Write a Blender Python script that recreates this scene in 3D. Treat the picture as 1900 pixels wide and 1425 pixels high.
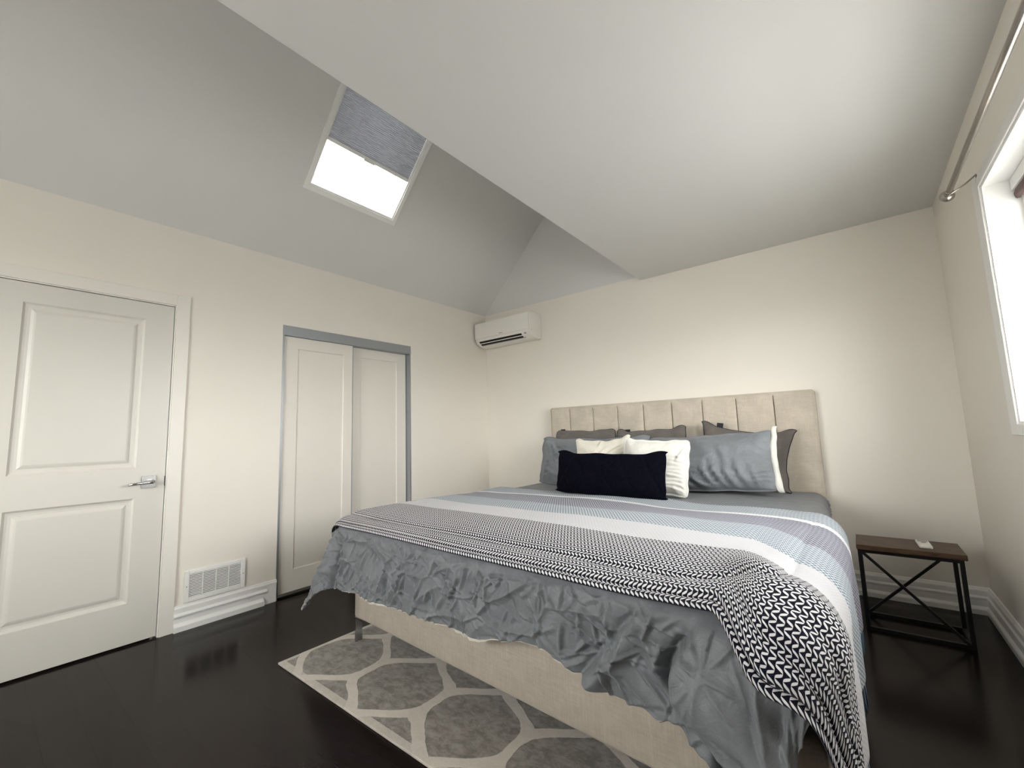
import bpy, bmesh, math, random
from mathutils import Vector, Matrix, noise
random.seed(7)
S = bpy.context.scene
for o in list(bpy.data.objects): bpy.data.objects.remove(o)
COL = S.collection
PI = math.pi

# ------------------------------------------------------------------ camera
cam_d = bpy.data.cameras.new('camera'); cam = bpy.data.objects.new('camera', cam_d); COL.objects.link(cam)
cam_d.sensor_width = 36; cam_d.sensor_fit = 'HORIZONTAL'; cam_d.lens = 795.5 / 1900 * 36
cam_d.clip_start = 0.02
yaw, pit, rol = 0.669, 0.1138, -0.0323
F = Vector((-math.sin(yaw) * math.cos(pit), math.cos(yaw) * math.cos(pit), math.sin(pit)))
R0 = Vector((math.cos(yaw), math.sin(yaw), 0)); U0 = R0.cross(F)
Rv = R0 * math.cos(rol) + U0 * math.sin(rol); Uv = -R0 * math.sin(rol) + U0 * math.cos(rol)
M = Matrix((Rv, Uv, -F)).transposed().to_4x4(); M.translation = Vector((3.394, -3.808, 1.15))
cam.matrix_world = M
S.camera = cam
S.view_settings.view_transform = 'Standard'; S.view_settings.look = 'None'
S.view_settings.gamma = 1.0; S.view_settings.use_curve_mapping = False
S.view_settings.exposure = 1.08

# ------------------------------------------------------------------ sky
W = bpy.data.worlds.new('overcast_sky'); S.world = W; W.use_nodes = True
nt = W.node_tree; nt.nodes.clear()
wo = nt.nodes.new('ShaderNodeOutputWorld'); bg = nt.nodes.new('ShaderNodeBackground')
tc = nt.nodes.new('ShaderNodeTexCoord'); sep = nt.nodes.new('ShaderNodeSeparateXYZ')
cr = nt.nodes.new('ShaderNodeValToRGB')
nt.links.new(tc.outputs['Generated'], sep.inputs[0])
mr = nt.nodes.new('ShaderNodeMapRange'); mr.inputs[1].default_value = -1; mr.inputs[2].default_value = 1
nt.links.new(sep.outputs[2], mr.inputs[0]); nt.links.new(mr.outputs[0], cr.inputs[0])
e = cr.color_ramp.elements
e[0].position = 0.0; e[0].color = (.10, .099, .096, 1)
e[1].position = 1.0; e[1].color = (.09, .0895, .089, 1)
x = e.new(.47); x.color = (.15, .149, .144, 1)
x = e.new(.53); x.color = (.44, .436, .43, 1)
x = e.new(.74); x.color = (.30, .298, .295, 1)
nt.links.new(cr.outputs[0], bg.inputs[0]); bg.inputs[1].default_value = 28.5
nt.links.new(bg.outputs[0], wo.inputs[0])

def portal(name, loc, rot, sx, sy):
    l = bpy.data.lights.new(name, 'AREA'); l.shape = 'RECTANGLE'; l.size = sx; l.size_y = sy
    l.cycles.is_portal = True
    o = bpy.data.objects.new(name, l); COL.objects.link(o); o.location = loc; o.rotation_euler = rot
    return o
SL = 1.05                                     # rise of the sloped ceiling per metre
portal('window_portal', (4.14, -1.925, 1.635), (0, PI / 2, 0), 1.05, 1.58)
portal('fill_window_portal', (1.6, -5.36, 1.575), (-PI/2, 0, 0), 1.3, 1.35)  # sampling portal of the added fill window
LL = math.hypot(1, SL)
def sp(x, y, d=0.0):
    "point on the sloped ceiling, d metres behind (above) its face"
    return Vector((x - SL / LL * d, y, 2.5676 + SL * x + d / LL))
portal('skylight_portal', sp(.84, -2.02, .27), (0, -math.atan(SL), 0), 1.1, .72)

# ------------------------------------------------------------------ node helpers
def mat(name):
    m = bpy.data.materials.new(name); m.use_nodes = True
    n = m.node_tree.nodes; n.clear()
    out = n.new('ShaderNodeOutputMaterial'); b = n.new('ShaderNodeBsdfPrincipled')
    m.node_tree.links.new(b.outputs[0], out.inputs[0])
    return m, m.node_tree, b
def s2l(c):
    return tuple(((v / 255) / 12.92 if v / 255 <= .04045 else (((v / 255) + .055) / 1.055) ** 2.4) for v in c)
class X:
    "tiny expression layer over Math nodes"
    t = None
    def __init__(s, sock): s.s = sock
    @staticmethod
    def m(op, *a):
        n = X.t.nodes.new('ShaderNodeMath'); n.operation = op
        for i, v in enumerate(a):
            if isinstance(v, X): X.t.links.new(v.s, n.inputs[i])
            else: n.inputs[i].default_value = v
        return X(n.outputs[0])
    def __add__(s, o): return X.m('ADD', s, o)
    __radd__ = __add__
    def __sub__(s, o): return X.m('SUBTRACT', s, o)
    def __rsub__(s, o): return X.m('SUBTRACT', o, s)
    def __mul__(s, o): return X.m('MULTIPLY', s, o)
    __rmul__ = __mul__
    def __truediv__(s, o): return X.m('DIVIDE', s, o)
    def fract(s): return X.m('FRACT', s)
    def floor(s): return X.m('FLOOR', s)
    def abs(s): return X.m('ABSOLUTE', s)
    def gt(s, v): return X.m('GREATER_THAN', s, v)
    def lt(s, v): return X.m('LESS_THAN', s, v)
    def ss(s, a, b):
        n = X.t.nodes.new('ShaderNodeMapRange'); n.interpolation_type = 'SMOOTHSTEP'
        X.t.links.new(s.s, n.inputs[0])
        lo, hi, t0, t1 = (a, b, 0, 1) if a < b else (b, a, 1, 0)
        for i, v in zip((1, 2, 3, 4), (lo, hi, t0, t1)):
            n.inputs[i].default_value = v
        return X(n.outputs[0])
def coord(t, kind='Object'):
    n = t.nodes.new('ShaderNodeTexCoord'); s = t.nodes.new('ShaderNodeSeparateXYZ')
    t.links.new(n.outputs[kind], s.inputs[0])
    return n.outputs[kind], X(s.outputs[0]), X(s.outputs[1]), X(s.outputs[2])
def mapping(t, vec, scale=(1, 1, 1), rot=(0, 0, 0)):
    n = t.nodes.new('ShaderNodeMapping'); n.inputs['Scale'].default_value = scale; n.inputs['Rotation'].default_value = rot
    t.links.new(vec, n.inputs[0]); return n.outputs[0]
def nz(t, vec, scale, detail=3, rough=.5, dist=0.0):
    n = t.nodes.new('ShaderNodeTexNoise'); n.inputs['Scale'].default_value = scale
    n.inputs['Detail'].default_value = detail; n.inputs['Roughness'].default_value = rough
    n.inputs['Distortion'].default_value = dist
    t.links.new(vec, n.inputs['Vector']); return X(n.outputs[0])
def mix(t, f, a, b):
    n = t.nodes.new('ShaderNodeMix'); n.data_type = 'RGBA'
    if isinstance(f, X): t.links.new(f.s, n.inputs[0])
    else: n.inputs[0].default_value = f
    for i, v in ((6, a), (7, b)):
        if isinstance(v, tuple): n.inputs[i].default_value = (*v[:3], 1)
        else: t.links.new(v, n.inputs[i])
    return n.outputs[2]
def bump(t, b, h, strength, dist):
    n = t.nodes.new('ShaderNodeBump'); n.inputs['Strength'].default_value = strength; n.inputs['Distance'].default_value = dist
    t.links.new(h.s, n.inputs['Height']); t.links.new(n.outputs[0], b.inputs['Normal'])
def P(b, col=None, rough=.5, metal=0, spec=None, sheen=None):
    if col is not None:
        if isinstance(col, tuple): b.inputs['Base Color'].default_value = (*col[:3], 1)
        else: b.id_data.links.new(col, b.inputs['Base Color'])
    b.inputs['Roughness'].default_value = rough; b.inputs['Metallic'].default_value = metal
    if spec is not None: b.inputs['Specular IOR Level'].default_value = spec
    if sheen: b.inputs['Sheen Weight'].default_value = sheen; b.inputs['Sheen Roughness'].default_value = .5

def paint(name, rgb, rough=.55, grain=.0006, scale=180):
    m, t, b = mat(name); X.t = t
    v, *_ = coord(t)
    P(b, mix(t, nz(t, v, 3, 2), tuple(c * .985 for c in rgb), tuple(min(1, c * 1.015) for c in rgb)), rough, spec=.35)
    bump(t, b, nz(t, v, scale, 2), .12, grain); return m
MATS = {}
MATS['wall'] = paint('wall_paint', (.82, .77, .695), .6)
MATS['ceil'] = paint('ceiling_paint', (.70, .69, .665), .8)
MATS['trim'] = paint('trim_paint', (.87, .86, .83), .35, .0002, 60)
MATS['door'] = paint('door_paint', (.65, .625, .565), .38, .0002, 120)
MATS['closet'] = paint('closet_door_paint', (.75, .71, .64), .4, .0002, 120)
MATS['casing'] = paint('casing_paint', (.79, .755, .69), .4, .0002, 120)
MATS['plastic'] = paint('white_plastic', (.83, .80, .745), .3, .0001, 60)
MATS['ext'] = paint('outer_plaster', (.6, .6, .58), .8)

def simple(name, rgb, rough=.5, metal=0, spec=None):
    m, t, b = mat(name); X.t = t
    v, *_ = coord(t)
    P(b, mix(t, nz(t, v, 40, 2), tuple(c * .96 for c in rgb), tuple(min(1, c * 1.04) for c in rgb)), rough, metal, spec); return m
MATS['chrome'] = simple('brushed_chrome', (.46, .46, .465), .2, 1)
MATS['nickel'] = simple('brushed_nickel', (.42, .38, .34), .3, 1)
MATS['alu'] = simple('grey_aluminium', (.36, .38, .40), .38, .6)
MATS['black_metal'] = simple('black_metal', (.012, .012, .013), .35, .3)
MATS['dark'] = simple('shade_black', (.006, .006, .006), .9)  # near-black colour put where only shade is: vent, outlet slot, hall
MATS['greyplast'] = simple('grey_plastic', (.35, .35, .35), .4)
MATS['piping'] = simple('charcoal_piping', (.012, .012, .018), .8)
MATS['deck'] = simple('bed_deck', (.09, .085, .08), .9)
MATS['cream'] = simple('cream_cotton', (.62, .59, .52), .8)

# glass: thin pane, mostly clear
m = bpy.data.materials.new('clear_glass'); m.use_nodes = True; t = m.node_tree; t.nodes.clear()
o_ = t.nodes.new('ShaderNodeOutputMaterial'); mx = t.nodes.new('ShaderNodeMixShader'); fr = t.nodes.new('ShaderNodeLayerWeight')
tr = t.nodes.new('ShaderNodeBsdfTransparent'); gl = t.nodes.new('ShaderNodeBsdfGlossy'); gl.inputs['Roughness'].default_value = 0.0
X.t = t; fr.inputs[0].default_value = .5; fac = X.m('POWER', X(fr.outputs['Facing']), 5.0) * .7 + .04; tr.inputs[0].default_value = (.95, .96, .955, 1)
t.links.new(fac.s, mx.inputs[0]); t.links.new(tr.outputs[0], mx.inputs[1]); t.links.new(gl.outputs[0], mx.inputs[2]); t.links.new(mx.outputs[0], o_.inputs[0])
MATS['glass'] = m

def wood_floor():
    m, t, b = mat('dark_wood_floor'); X.t = t
    v, x, y, z = coord(t)
    w = .127; row = (y / w).floor(); fy = (y / w).fract()
    off = (row * 0.731).fract() * 1.4
    xx = (x + off) / 1.4; fx = xx.fract(); cell = (xx.floor() * 7.13 + row * 3.77)
    rnd = X.m('FRACT', X.m('MULTIPLY', X.m('SINE', cell * 12.9898), 43758.5))
    seam = X.m('MAXIMUM', X.m('MAXIMUM', fy.lt(.012), fy.gt(.988)), X.m('MAXIMUM', fx.lt(.0012), fx.gt(.9988)))
    g = nz(t, mapping(t, v, (3, 60, 3)), 2.0, 5, .6)
    c = mix(t, rnd, (.0085, .0058, .0054), (.013, .009, .0085))
    c = mix(t, g, c, (.016, .0115, .0105))
    c = mix(t, seam * .6, c, (.002, .0015, .0015))
    P(b, c, .2, spec=.11)
    rr = nz(t, v, 5, 3).ss(.2, .9) * .08 + .15
    t.links.new(rr.s, b.inputs['Roughness'])
    bump(t, b, (1 - seam) + g * .08, .5, .0008)
    return m
MATS['floor'] = wood_floor()

def linen(name, rgb, scale=900, stain=.12, rough=.85, weave=.0006, nap=False, sheen=.2):
    m, t, b = mat(name); X.t = t
    v, x, y, z = coord(t)
    n1 = nz(t, v, 5 if nap else 14, 4, .6, .8)
    warp = nz(t, mapping(t, v, (1, 1, .08)), scale * .35, 2); weft = nz(t, mapping(t, v, (.08, .08, 1)), scale * .35, 2)
    th = (warp + weft) * .5
    c = mix(t, n1.ss(.3, .75), tuple(q * (1 - stain) for q in rgb), tuple(min(1, q * (1 + stain * .5)) for q in rgb))
    c = mix(t, th.ss(.35, .65), mix(t, .12, c, (0, 0, 0)), c)
    P(b, c, rough, spec=.2, sheen=sheen)
    bump(t, b, th, .5, weave); return m
MATS['linen'] = linen('beige_linen', (.60, .53, .435), 700, .14, nap=True)
MATS['rail_linen'] = linen('beige_rail_linen', (.47, .41, .34), 500, .07, weave=.001)
MATS['taupe'] = linen('taupe_melange', (.15, .133, .12), 600, .2, nap=True)
MATS['white'] = linen('white_cotton', (.80, .78, .72), 1200, .04, weave=.0003)
MATS['white_warm'] = linen('warm_white_cotton', (.80, .755, .65), 1200, .04, weave=.0003)

def cotton(name, rgb, crumple):
    m, t, b = mat(name); X.t = t
    v, x, y, z = coord(t)
    n1 = nz(t, v, 9, 5, .65, 1.2)
    st = nz(t, mapping(t, v, (60, 60, 6)), 6, 3)
    c = mix(t, n1.ss(.3, .75), tuple(q * .86 for q in rgb), tuple(q * 1.12 for q in rgb))
    c = mix(t, st.ss(.4, .7) * .25, c, tuple(q * 1.25 for q in rgb))
    P(b, c, .55, spec=.4, sheen=.1)
    r1 = 1 - (nz(t, mapping(t, v, (1, 1, 1.6), (.3, .5, .4)), 16, 3, .55, 1.8) - .5).abs() * 7
    r2 = 1 - (nz(t, mapping(t, v, (1.3, 1, 1), (.9, .2, 1.0)), 30, 2, .5, 1.2) - .5).abs() * 7
    h = X.m('MAXIMUM', r1, 0.0) * .5 + nz(t, v, 500, 2) * .08
    bump(t, b, h, crumple, .005); return m
MATS['slate'] = cotton('slate_cotton', (.185, .196, .212), .3)
MATS['duvet'] = cotton('slate_duvet_cotton', (.172, .180, .194), .3)

def navy_knit():
    m, t, b = mat('navy_cable_knit'); X.t = t
    v, x, y, z = coord(t, 'UV')
    a = ((x + y * .55) / .17).fract(); d = ((x - y * .55) / .17).fract()
    h = ((a - .5).abs()).ss(.5, .36) * ((d - .5).abs()).ss(.5, .36)
    st = ((X.m('SINE', (x + y * .2) * 420)) * (X.m('SINE', y * 380)) * .5 + .5)
    P(b, mix(t, st, (.0008, .0008, .0035), (.0020, .0020, .007)), .95, spec=.1)
    bump(t, b, h + st * .35, .8, .008); return m
MATS['navy'] = navy_knit()

def throw_mat():
    m, t, b = mat('woven_throw'); X.t = t
    v, x, y, z = coord(t, 'UV')          # x across the bed, y metres from the foot edge
    yb = y
    wn_ = t.nodes.new('ShaderNodeUVMap'); wn_.uv_map = 'Weave'; ws_ = t.nodes.new('ShaderNodeSeparateXYZ'); t.links.new(wn_.outputs[0], ws_.inputs[0])
    x, y = X(ws_.outputs[0]), X(ws_.outputs[1])
    PX, PY = .0150, .0125
    ry = y / PY; fy = ry.fract(); odd = (ry * .5).fract().gt(.5)
    tri = (fy - .5) * (1 - odd * 2)
    ph = (x / PX + tri * .95 + (ry.floor() * .5).floor() * .0).fract()
    core = 1 - X.m('POWER', ((fy - .5).abs() * 2), 1.5)
    lz = ((ph - .5).abs()) / (core * .36 + .001)
    wht = lz.ss(1.1, .75)
    yarn = nz(t, mapping(t, v, (1, 1, 1)), 900, 2)
    def band(a, c): return yb.ss(a - .0008, a + .0008) * (1 - yb.ss(c - .0008, c + .0008))
    white = (.80, .785, .80)
    light = (.72, .75, .78)
    dk = (.006, .006, .016)
    col = mix(t, wht, dk, white)
    # fine grey-blue weave
    P2, Q2 = .0160, .0125
    r2 = y / Q2; f2 = r2.fract(); o2 = (r2 * .5).fract().gt(.5)
    ph2 = (x / P2 + (f2 - .5) * (1 - o2 * 2) * .9).fract()
    l2 = ((ph2 - .5).abs()).ss(.34, .20)
    blue = mix(t, l2, (.10, .14, .18), (.60, .635, .67))
    plum = mix(t, l2, (.03, .03, .065), (.48, .48, .54))
    plain = mix(t, yarn.ss(.4, .62), (.54, .53, .55), (.655, .645, .665))
    B = BANDS
    col = mix(t, band(B[0], B[1]), col, plain)
    col = mix(t, band(B[1], B[2]), col, blue)
    col = mix(t, band(B[2], B[3]), col, plum)
    col = mix(t, band(B[3], B[4]), col, (.74, .74, .75))
    col = mix(t, band(B[4], 9), col, blue)
    P(b, col, .9, spec=.1, sheen=.1)
    hh = mix(t, band(B[0], B[1]), (0, 0, 0), (1, 1, 1))
    bold = 1 - yb.ss(B[0] - .001, B[0] + .001)
    blk = ((ph + .5).fract() - .5).abs() / (core * .24 + .012)
    h = bold * X.m('MAXIMUM', wht, blk.ss(1.1, .5) * .8) + (1 - bold) * (l2 * .4) + yarn * .15
    bump(t, b, h, .8, .004)
    return m
BANDS = [.335, .545, .80, 1.155, 1.205]
MATS['throw'] = throw_mat()
MATS['tassel_blue'] = simple('steel_blue_yarn', (.10, .16, .22), .9)
MATS['tassel_navy'] = simple('navy_yarn', (.01, .012, .03), .9)
MATS['tassel_white'] = simple('white_yarn', (.7, .7, .72), .9)

def rug_mat():
    m, t, b = mat('trellis_rug'); X.t = t
    v, x, y, z = coord(t)
    Pp, Q = .456, .64
    wob = nz(t, v, 4.0, 2) - .5
    xs = (x - 1.400 + wob * .06) / Pp; ys = (y + 2.49 + wob * .06) / Q
    # y phase: plateau (stem) / ramp / plateau / ramp
    py = (ys + 100.0).fract()
    up = py.ss(.10, .44); dn = py.ss(.56, .90)
    # linear+smooth mix for ogee flanks
    g = up - dn
    fx = ((xs + 100.5).fract() - .5).abs() * 2.0          # 0 at node column, 1 half way
    d = (fx - (1 - (1 - g))).abs() if False else (fx - g).abs()
    slope = ((py - .27).abs().ss(.22, .10) + (py - .73).abs().ss(.22, .10)) * .75 + 1.0
    dist = d * (Pp / 2) / slope
    line = (dist + (nz(t, v, 60, 2) - .5) * .006).ss(.025, .021)
    edge = X.m('MAXIMUM', (x - .95).lt(.022), (y + 2.72).lt(.018))
    pile = nz(t, mapping(t, v, (1, 1.6, 1)), 17, 6, .75, .4); fine = nz(t, v, 350, 2)
    base = mix(t, pile.ss(.3, .7), (.15, .132, .113), (.35, .32, .285))
    crm = mix(t, pile.ss(.2, .8), (.58, .52, .45), (.68, .62, .545))
    c = mix(t, X.m('MAXIMUM', line, edge * .75), base, crm)
    c = mix(t, fine.ss(.3, .7), mix(t, .16, c, (0, 0, 0)), c)
    P(b, c, .95, spec=.1, sheen=.3)
    bump(t, b, pile * .5 + fine * .4 + line * .8, .5, .004); return m
MATS['rug'] = rug_mat()

def walnut():
    m, t, b = mat('brown_wood_top'); X.t = t
    v, x, y, z = coord(t)
    g = nz(t, mapping(t, v, (1.2, 14, 14)), 7, 5, .65, .6)
    c = mix(t, g.ss(.3, .7), (.045, .024, .013), (.13, .075, .042))
    P(b, c, .5, spec=.3); bump(t, b, g, .2, .001); return m
MATS['walnut'] = walnut()

def blind_mat():
    m, t, b = mat('grey_cellular_fabric'); X.t = t
    v, *_ = coord(t)
    P(b, mix(t, nz(t, v, 300, 2), (.40, .40, .42), (.46, .46, .485)), .9, spec=.1)
    tl = t.nodes.new('ShaderNodeBsdfTranslucent'); tl.inputs[0].default_value = (.42, .42, .44, 1)
    ms = t.nodes.new('ShaderNodeMixShader'); ms.inputs[0].default_value = .42
    out = [n for n in t.nodes if n.type == 'OUTPUT_MATERIAL'][0]
    t.links.new(b.outputs[0], ms.inputs[1]); t.links.new(tl.outputs[0], ms.inputs[2]); t.links.new(ms.outputs[0], out.inputs[0]); return m
MATS['cell'] = blind_mat()
MATS['brownfab'] = simple('brown_striped_fabric', (.14, .09, .08), .8)

# ------------------------------------------------------------------ mesh helpers
def link(name, bm, m, parent=None, smooth=False, mods=None):
    me = bpy.data.meshes.new(name); bm.normal_update(); bm.to_mesh(me); bm.free()
    for q in (m if isinstance(m, (list, tuple)) else [m]): me.materials.append(MATS[q])
    o = bpy.data.objects.new(name, me); COL.objects.link(o)
    if smooth:
        for p in me.polygons: p.use_smooth = True
    if parent: o.parent = parent; o.matrix_parent_inverse = Matrix.Translation(-parent.location)
    return o
def structure(o, label=None):
    o['kind'] = 'structure'
    if label: o['label'] = label
    return o
def tag(o, label, cat, group=None):
    o['label'] = label; o['category'] = cat
    if group: o['group'] = group
    return o
def thing(name, label, cat, loc, group=None):
    o = bpy.data.objects.new(name, None); COL.objects.link(o); o.location = loc; o.empty_display_size = .1
    return tag(o, label, cat, group)
def part(name, bm, m, parent, label=None, smooth=False):
    "geometry given in world coordinates"
    o = link(name, bm, m, None, smooth)
    o.data.transform(Matrix.Translation(-wloc(parent))); o.parent = parent
    if label: o['label'] = label
    return o
def wloc(o):
    v = Vector(o.location)
    while o.parent: o = o.parent; v += Vector(o.location)
    return v
def box(bm, x0, x1, y0, y1, z0, z1, bev=0, seg=2):
    r = bmesh.ops.create_cube(bm, size=1)
    vs = r['verts']
    for v in vs:
        v.co = Vector(((x0 + x1) / 2 + v.co.x * (x1 - x0), (y0 + y1) / 2 + v.co.y * (y1 - y0), (z0 + z1) / 2 + v.co.z * (z1 - z0)))
    if bev:
        es = list({e for v in vs for e in v.link_edges})
        bmesh.ops.bevel(bm, geom=es, offset=bev, segments=seg, profile=.5, affect='EDGES')
def B(*a, **k):
    bm = bmesh.new(); box(bm, *a, **k); return bm
def tube(bm, pts, r, seg=10, cap=True, closed=False):
    pts = [Vector(p) for p in pts]; rings = []; n = len(pts)
    for i, p in enumerate(pts):
        if closed: d = (pts[(i + 1) % n] - pts[i - 1]).normalized()
        else: d = (pts[min(i + 1, n - 1)] - pts[max(i - 1, 0)]).normalized()
        a = d.orthogonal().normalized() if i == 0 else (pa - d * pa.dot(d)).normalized()
        pa = a; b = d.cross(a); rr = r[i] if isinstance(r, (list, tuple)) else r
        rings.append([bm.verts.new(p + (a * math.cos(2 * PI * k / seg) + b * math.sin(2 * PI * k / seg)) * rr) for k in range(seg)])
    for i in range(n if closed else n - 1):
        A, C = rings[i], rings[(i + 1) % n]
        for k in range(seg):
            bm.faces.new((A[k], A[(k + 1) % seg], C[(k + 1) % seg], C[k]))
    if cap and not closed:
        bm.faces.new(rings[0][::-1]); bm.faces.new(rings[-1])
def beam(bm, p, q, w, up=(0, 0, 1)):
    p = Vector(p); q = Vector(q); d = (q - p).normalized(); s = d.cross(Vector(up))
    if s.length < 1e-3: s = d.cross(Vector((0, 1, 0)))
    s.normalize(); u = s.cross(d); h = w / 2
    A = [bm.verts.new(p + s * a * h + u * b * h) for a, b in ((-1, -1), (1, -1), (1, 1), (-1, 1))]
    C = [bm.verts.new(q + s * a * h + u * b * h) for a, b in ((-1, -1), (1, -1), (1, 1), (-1, 1))]
    for k in range(4): bm.faces.new((A[k], A[(k + 1) % 4], C[(k + 1) % 4], C[k]))
    bm.faces.new(A[::-1]); bm.faces.new(C)
def quad(bm, *ps):
    return bm.faces.new([bm.verts.new(Vector(p)) for p in ps])
def prism(bm, prof, f0, f1):
    "closed profile list of (a,b); f0/f1 turn a profile point into 3D at either end"
    A = [bm.verts.new(Vector(f0(*p))) for p in prof]; C = [bm.verts.new(Vector(f1(*p))) for p in prof]
    n = len(prof)
    for k in range(n): bm.faces.new((A[k], A[(k + 1) % n], C[(k + 1) % n], C[k]))
    bm.faces.new(A[::-1]); bm.faces.new(C)
    bmesh.ops.recalc_face_normals(bm, faces=bm.faces[:])
def grid(fn, us, vs, uv=None):
    bm = bmesh.new(); G = [[bm.verts.new(fn(u, v)) for v in vs] for u in us]
    lay = bm.loops.layers.uv.new('UVMap') if uv else None
    for i in range(len(us) - 1):
        for j in range(len(vs) - 1):
            f = bm.faces.new((G[i][j], G[i + 1][j], G[i + 1][j + 1], G[i][j + 1]))
            if uv:
                for l, (a, b) in zip(f.loops, ((i, j), (i + 1, j), (i + 1, j + 1), (i, j + 1))):
                    l[lay].uv = uv(us[a], vs[b])
    return bm
def lin(a, b, n): return [a + (b - a) * i / (n - 1) for i in range(n)]
def sst(a, b, x):
    t = max(0, min(1, (x - a) / (b - a))) if a != b else 0
    return t * t * (3 - 2 * t)
def facet(p):
    d, c = noise.voronoi(p)
    k = c[0]; a = 6.283 * (math.sin(k.x * 12.9898 + k.y * 78.233 + k.z * 37.7) * 43758.5 % 1)
    g = d[1] - d[0]
    r = p - k
    return (r.x * math.cos(a) + r.y * math.sin(a)) * min(1, g * 3.2) + .50 * math.exp(-g * 13) - .1
class Creases:
    "short sharp cloth creases; each = (x, y, angle, length, width, height, bend)"
    def __init__(s, items, cell=.05):
        s.c = cell; s.g = {}
        for it in items:
            x, y, a, L, w, h, k = it; R_ = L + 3 * w + abs(k) * L * L
            for i in range(int((x - R_) // cell), int((x + R_) // cell) + 1):
                for j in range(int((y - R_) // cell), int((y + R_) // cell) + 1): s.g.setdefault((i, j), []).append((x, y, math.cos(a), math.sin(a), L, w, h, k))
    def __call__(s, x, y):
        t = 0.0
        for cx, cy, ca, sa, L, w, h, k in s.g.get((int(x // s.c), int(y // s.c)), ()):
            dx, dy = x - cx, y - cy; q = dx * ca + dy * sa
            if abs(q) >= L: continue
            p = (-dx * sa + dy * ca + k * (q * q - L * L * .4)) / w
            if abs(p) > 4.5: continue
            f = 1 - (q / L) ** 2
            t += h * f * (math.exp(-p * p * 1.4) - .55 * math.exp(-((p - 1.9) / 1.5) ** 2))
        return t
def ridge(v): return max(0.0, 1 - abs(noise.noise(v)) * 4.5)

# ------------------------------------------------------------------ room shell
XW, YB, ZF, ZS, XE = 3.925, -5.30, 2.53, 2.5676, 1.955
T = .14
structure(link('floor', B(-.6, XW + .16, YB - .16, .16, -.12, 0), 'floor'))
# left wall with door and closet openings (door y -3.845..-3.03 , closet -2.350..-1.128)
D0, D1, DZ = -3.852, -3.026, 2.043
K0, K1, KZ = -2.352, -1.126, 2.042
bm = bmesh.new()
for y0, y1, z0, z1 in ((YB - T, D0, 0, ZS), (D0, D1, DZ, ZS), (D1, K0, 0, ZS), (K0, K1, KZ, ZS), (K1, T, 0, ZS)):
    box(bm, -T, 0, y0, y1, z0, z1)
structure(link('wall_left', bm, 'wall'))
bm = bmesh.new()
box(bm, 0, XE, 0, T, 0, ZS); box(bm, XE, XW + T, 0, T, 0, ZF + .002)
structure(link('wall_back', bm, 'wall'))
WY0, WY1, WZ0, WZ1 = -2.70, -1.15, 1.12, 2.15
bm = bmesh.new()
for y0, y1, z0, z1 in ((YB - T, WY0, 0, ZF), (WY0, WY1, 0, WZ0), (WY0, WY1, WZ1, ZF), (WY1, 0, 0, ZF)):
    box(bm, XW, XW + .20, y0, y1, z0, z1)
structure(link('wall_right', bm, 'wall'))
bm = bmesh.new()
RX0, RX1, RZ0, RZ1 = .95, 2.25, .9, 2.25  # opening for the added fill window
for x0, x1, z0, z1 in ((0, RX0, 0, 4.65), (RX0, RX1, 0, RZ0), (RX0, RX1, RZ1, 4.65), (RX1, XW, 0, 4.65)):
    box(bm, x0, x1, YB - T, YB, z0, z1)
structure(link('wall_front', bm, 'wall'))
# ceiling: flat part, vertical side of the raised part, slope with skylight hole, gable above the back wall
OX0, OX1, OY0, OY1 = .425, 1.26, -2.385, -1.655
bm = bmesh.new()
box(bm, XE, XW + .2, YB, .0, ZF, ZF + .15)
box(bm, XE, XE + .12, YB, .0, ZF + .15, 4.7)
def slab(x0, x1, y0, y1, d=.20):
    A = [bm.verts.new(sp(a, b, 0)) for a, b in ((x0, y0), (x1, y0), (x1, y1), (x0, y1))]
    C = [bm.verts.new(sp(a, b, d)) for a, b in ((x0, y0), (x1, y0), (x1, y1), (x0, y1))]
    for k in range(4): bm.faces.new((A[k], A[(k + 1) % 4], C[(k + 1) % 4], C[k]))
    bm.faces.new(A[::-1]); bm.faces.new(C)
slab(0, OX0, YB, 0); slab(OX1, XE + .1, YB, 0); slab(OX0, OX1, YB, OY0); slab(OX0, OX1, OY1, 0)
bmesh.ops.recalc_face_normals(bm, faces=bm.faces[:])
box(bm, -.14, XE + .12, 0, T, ZS, 4.75)
structure(link('ceiling', bm, 'ceil'))

# ------------------------------------------------------------------ baseboards
def base_prof(full=True):
    return [(0, 0), (.030, 0), (.030, .028), (.026, .036), (.022, .040), (.018, .046), (.018, .082), (.021, .086), (.021, .094), (.014, .104), (.014, .132), (.010, .140), (.006, .150), (0, .152)]
def baseboard(name, f0, f1, prof=None):
    bm = bmesh.new(); prism(bm, prof or base_prof(), f0, f1)
    return structure(link(name, bm, 'trim'))
BBL = -2.952
bm = bmesh.new()
box(bm, 0, .012, BBL, K0, 0, .150)
pr = base_prof()
prism(bm, [(0.0, .126), (.016, .126), (.016, .136), (.009, .152), (0, .152)], lambda a, b: (a, BBL, b), lambda a, b: (a, K0 + .001, b))
prism(bm, [(.0, .084), (.020, .084), (.022, .092), (.013, .106), (0, .106)], lambda a, b: (a, BBL, b), lambda a, b: (a, K0 - .065, b))
prism(bm, [(.0, .0), (.028, 0), (.028, .030), (.024, .036), (.020, .040), (.012, .050), (0, .050)], lambda a, b: (a, BBL, b), lambda a, b: (a, K0 - .085, b))
structure(link('baseboard_left', bm, 'trim'))
baseboard('trim_1', lambda a, b: (a, K1 + .0, b), lambda a, b: (a, -.0, b))
baseboard('baseboard_back', lambda a, b: (0, -a, b), lambda a, b: (XW, -a, b))
baseboard('baseboard_right', lambda a, b: (XW - a, 0, b), lambda a, b: (XW - a, YB, b))
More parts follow.
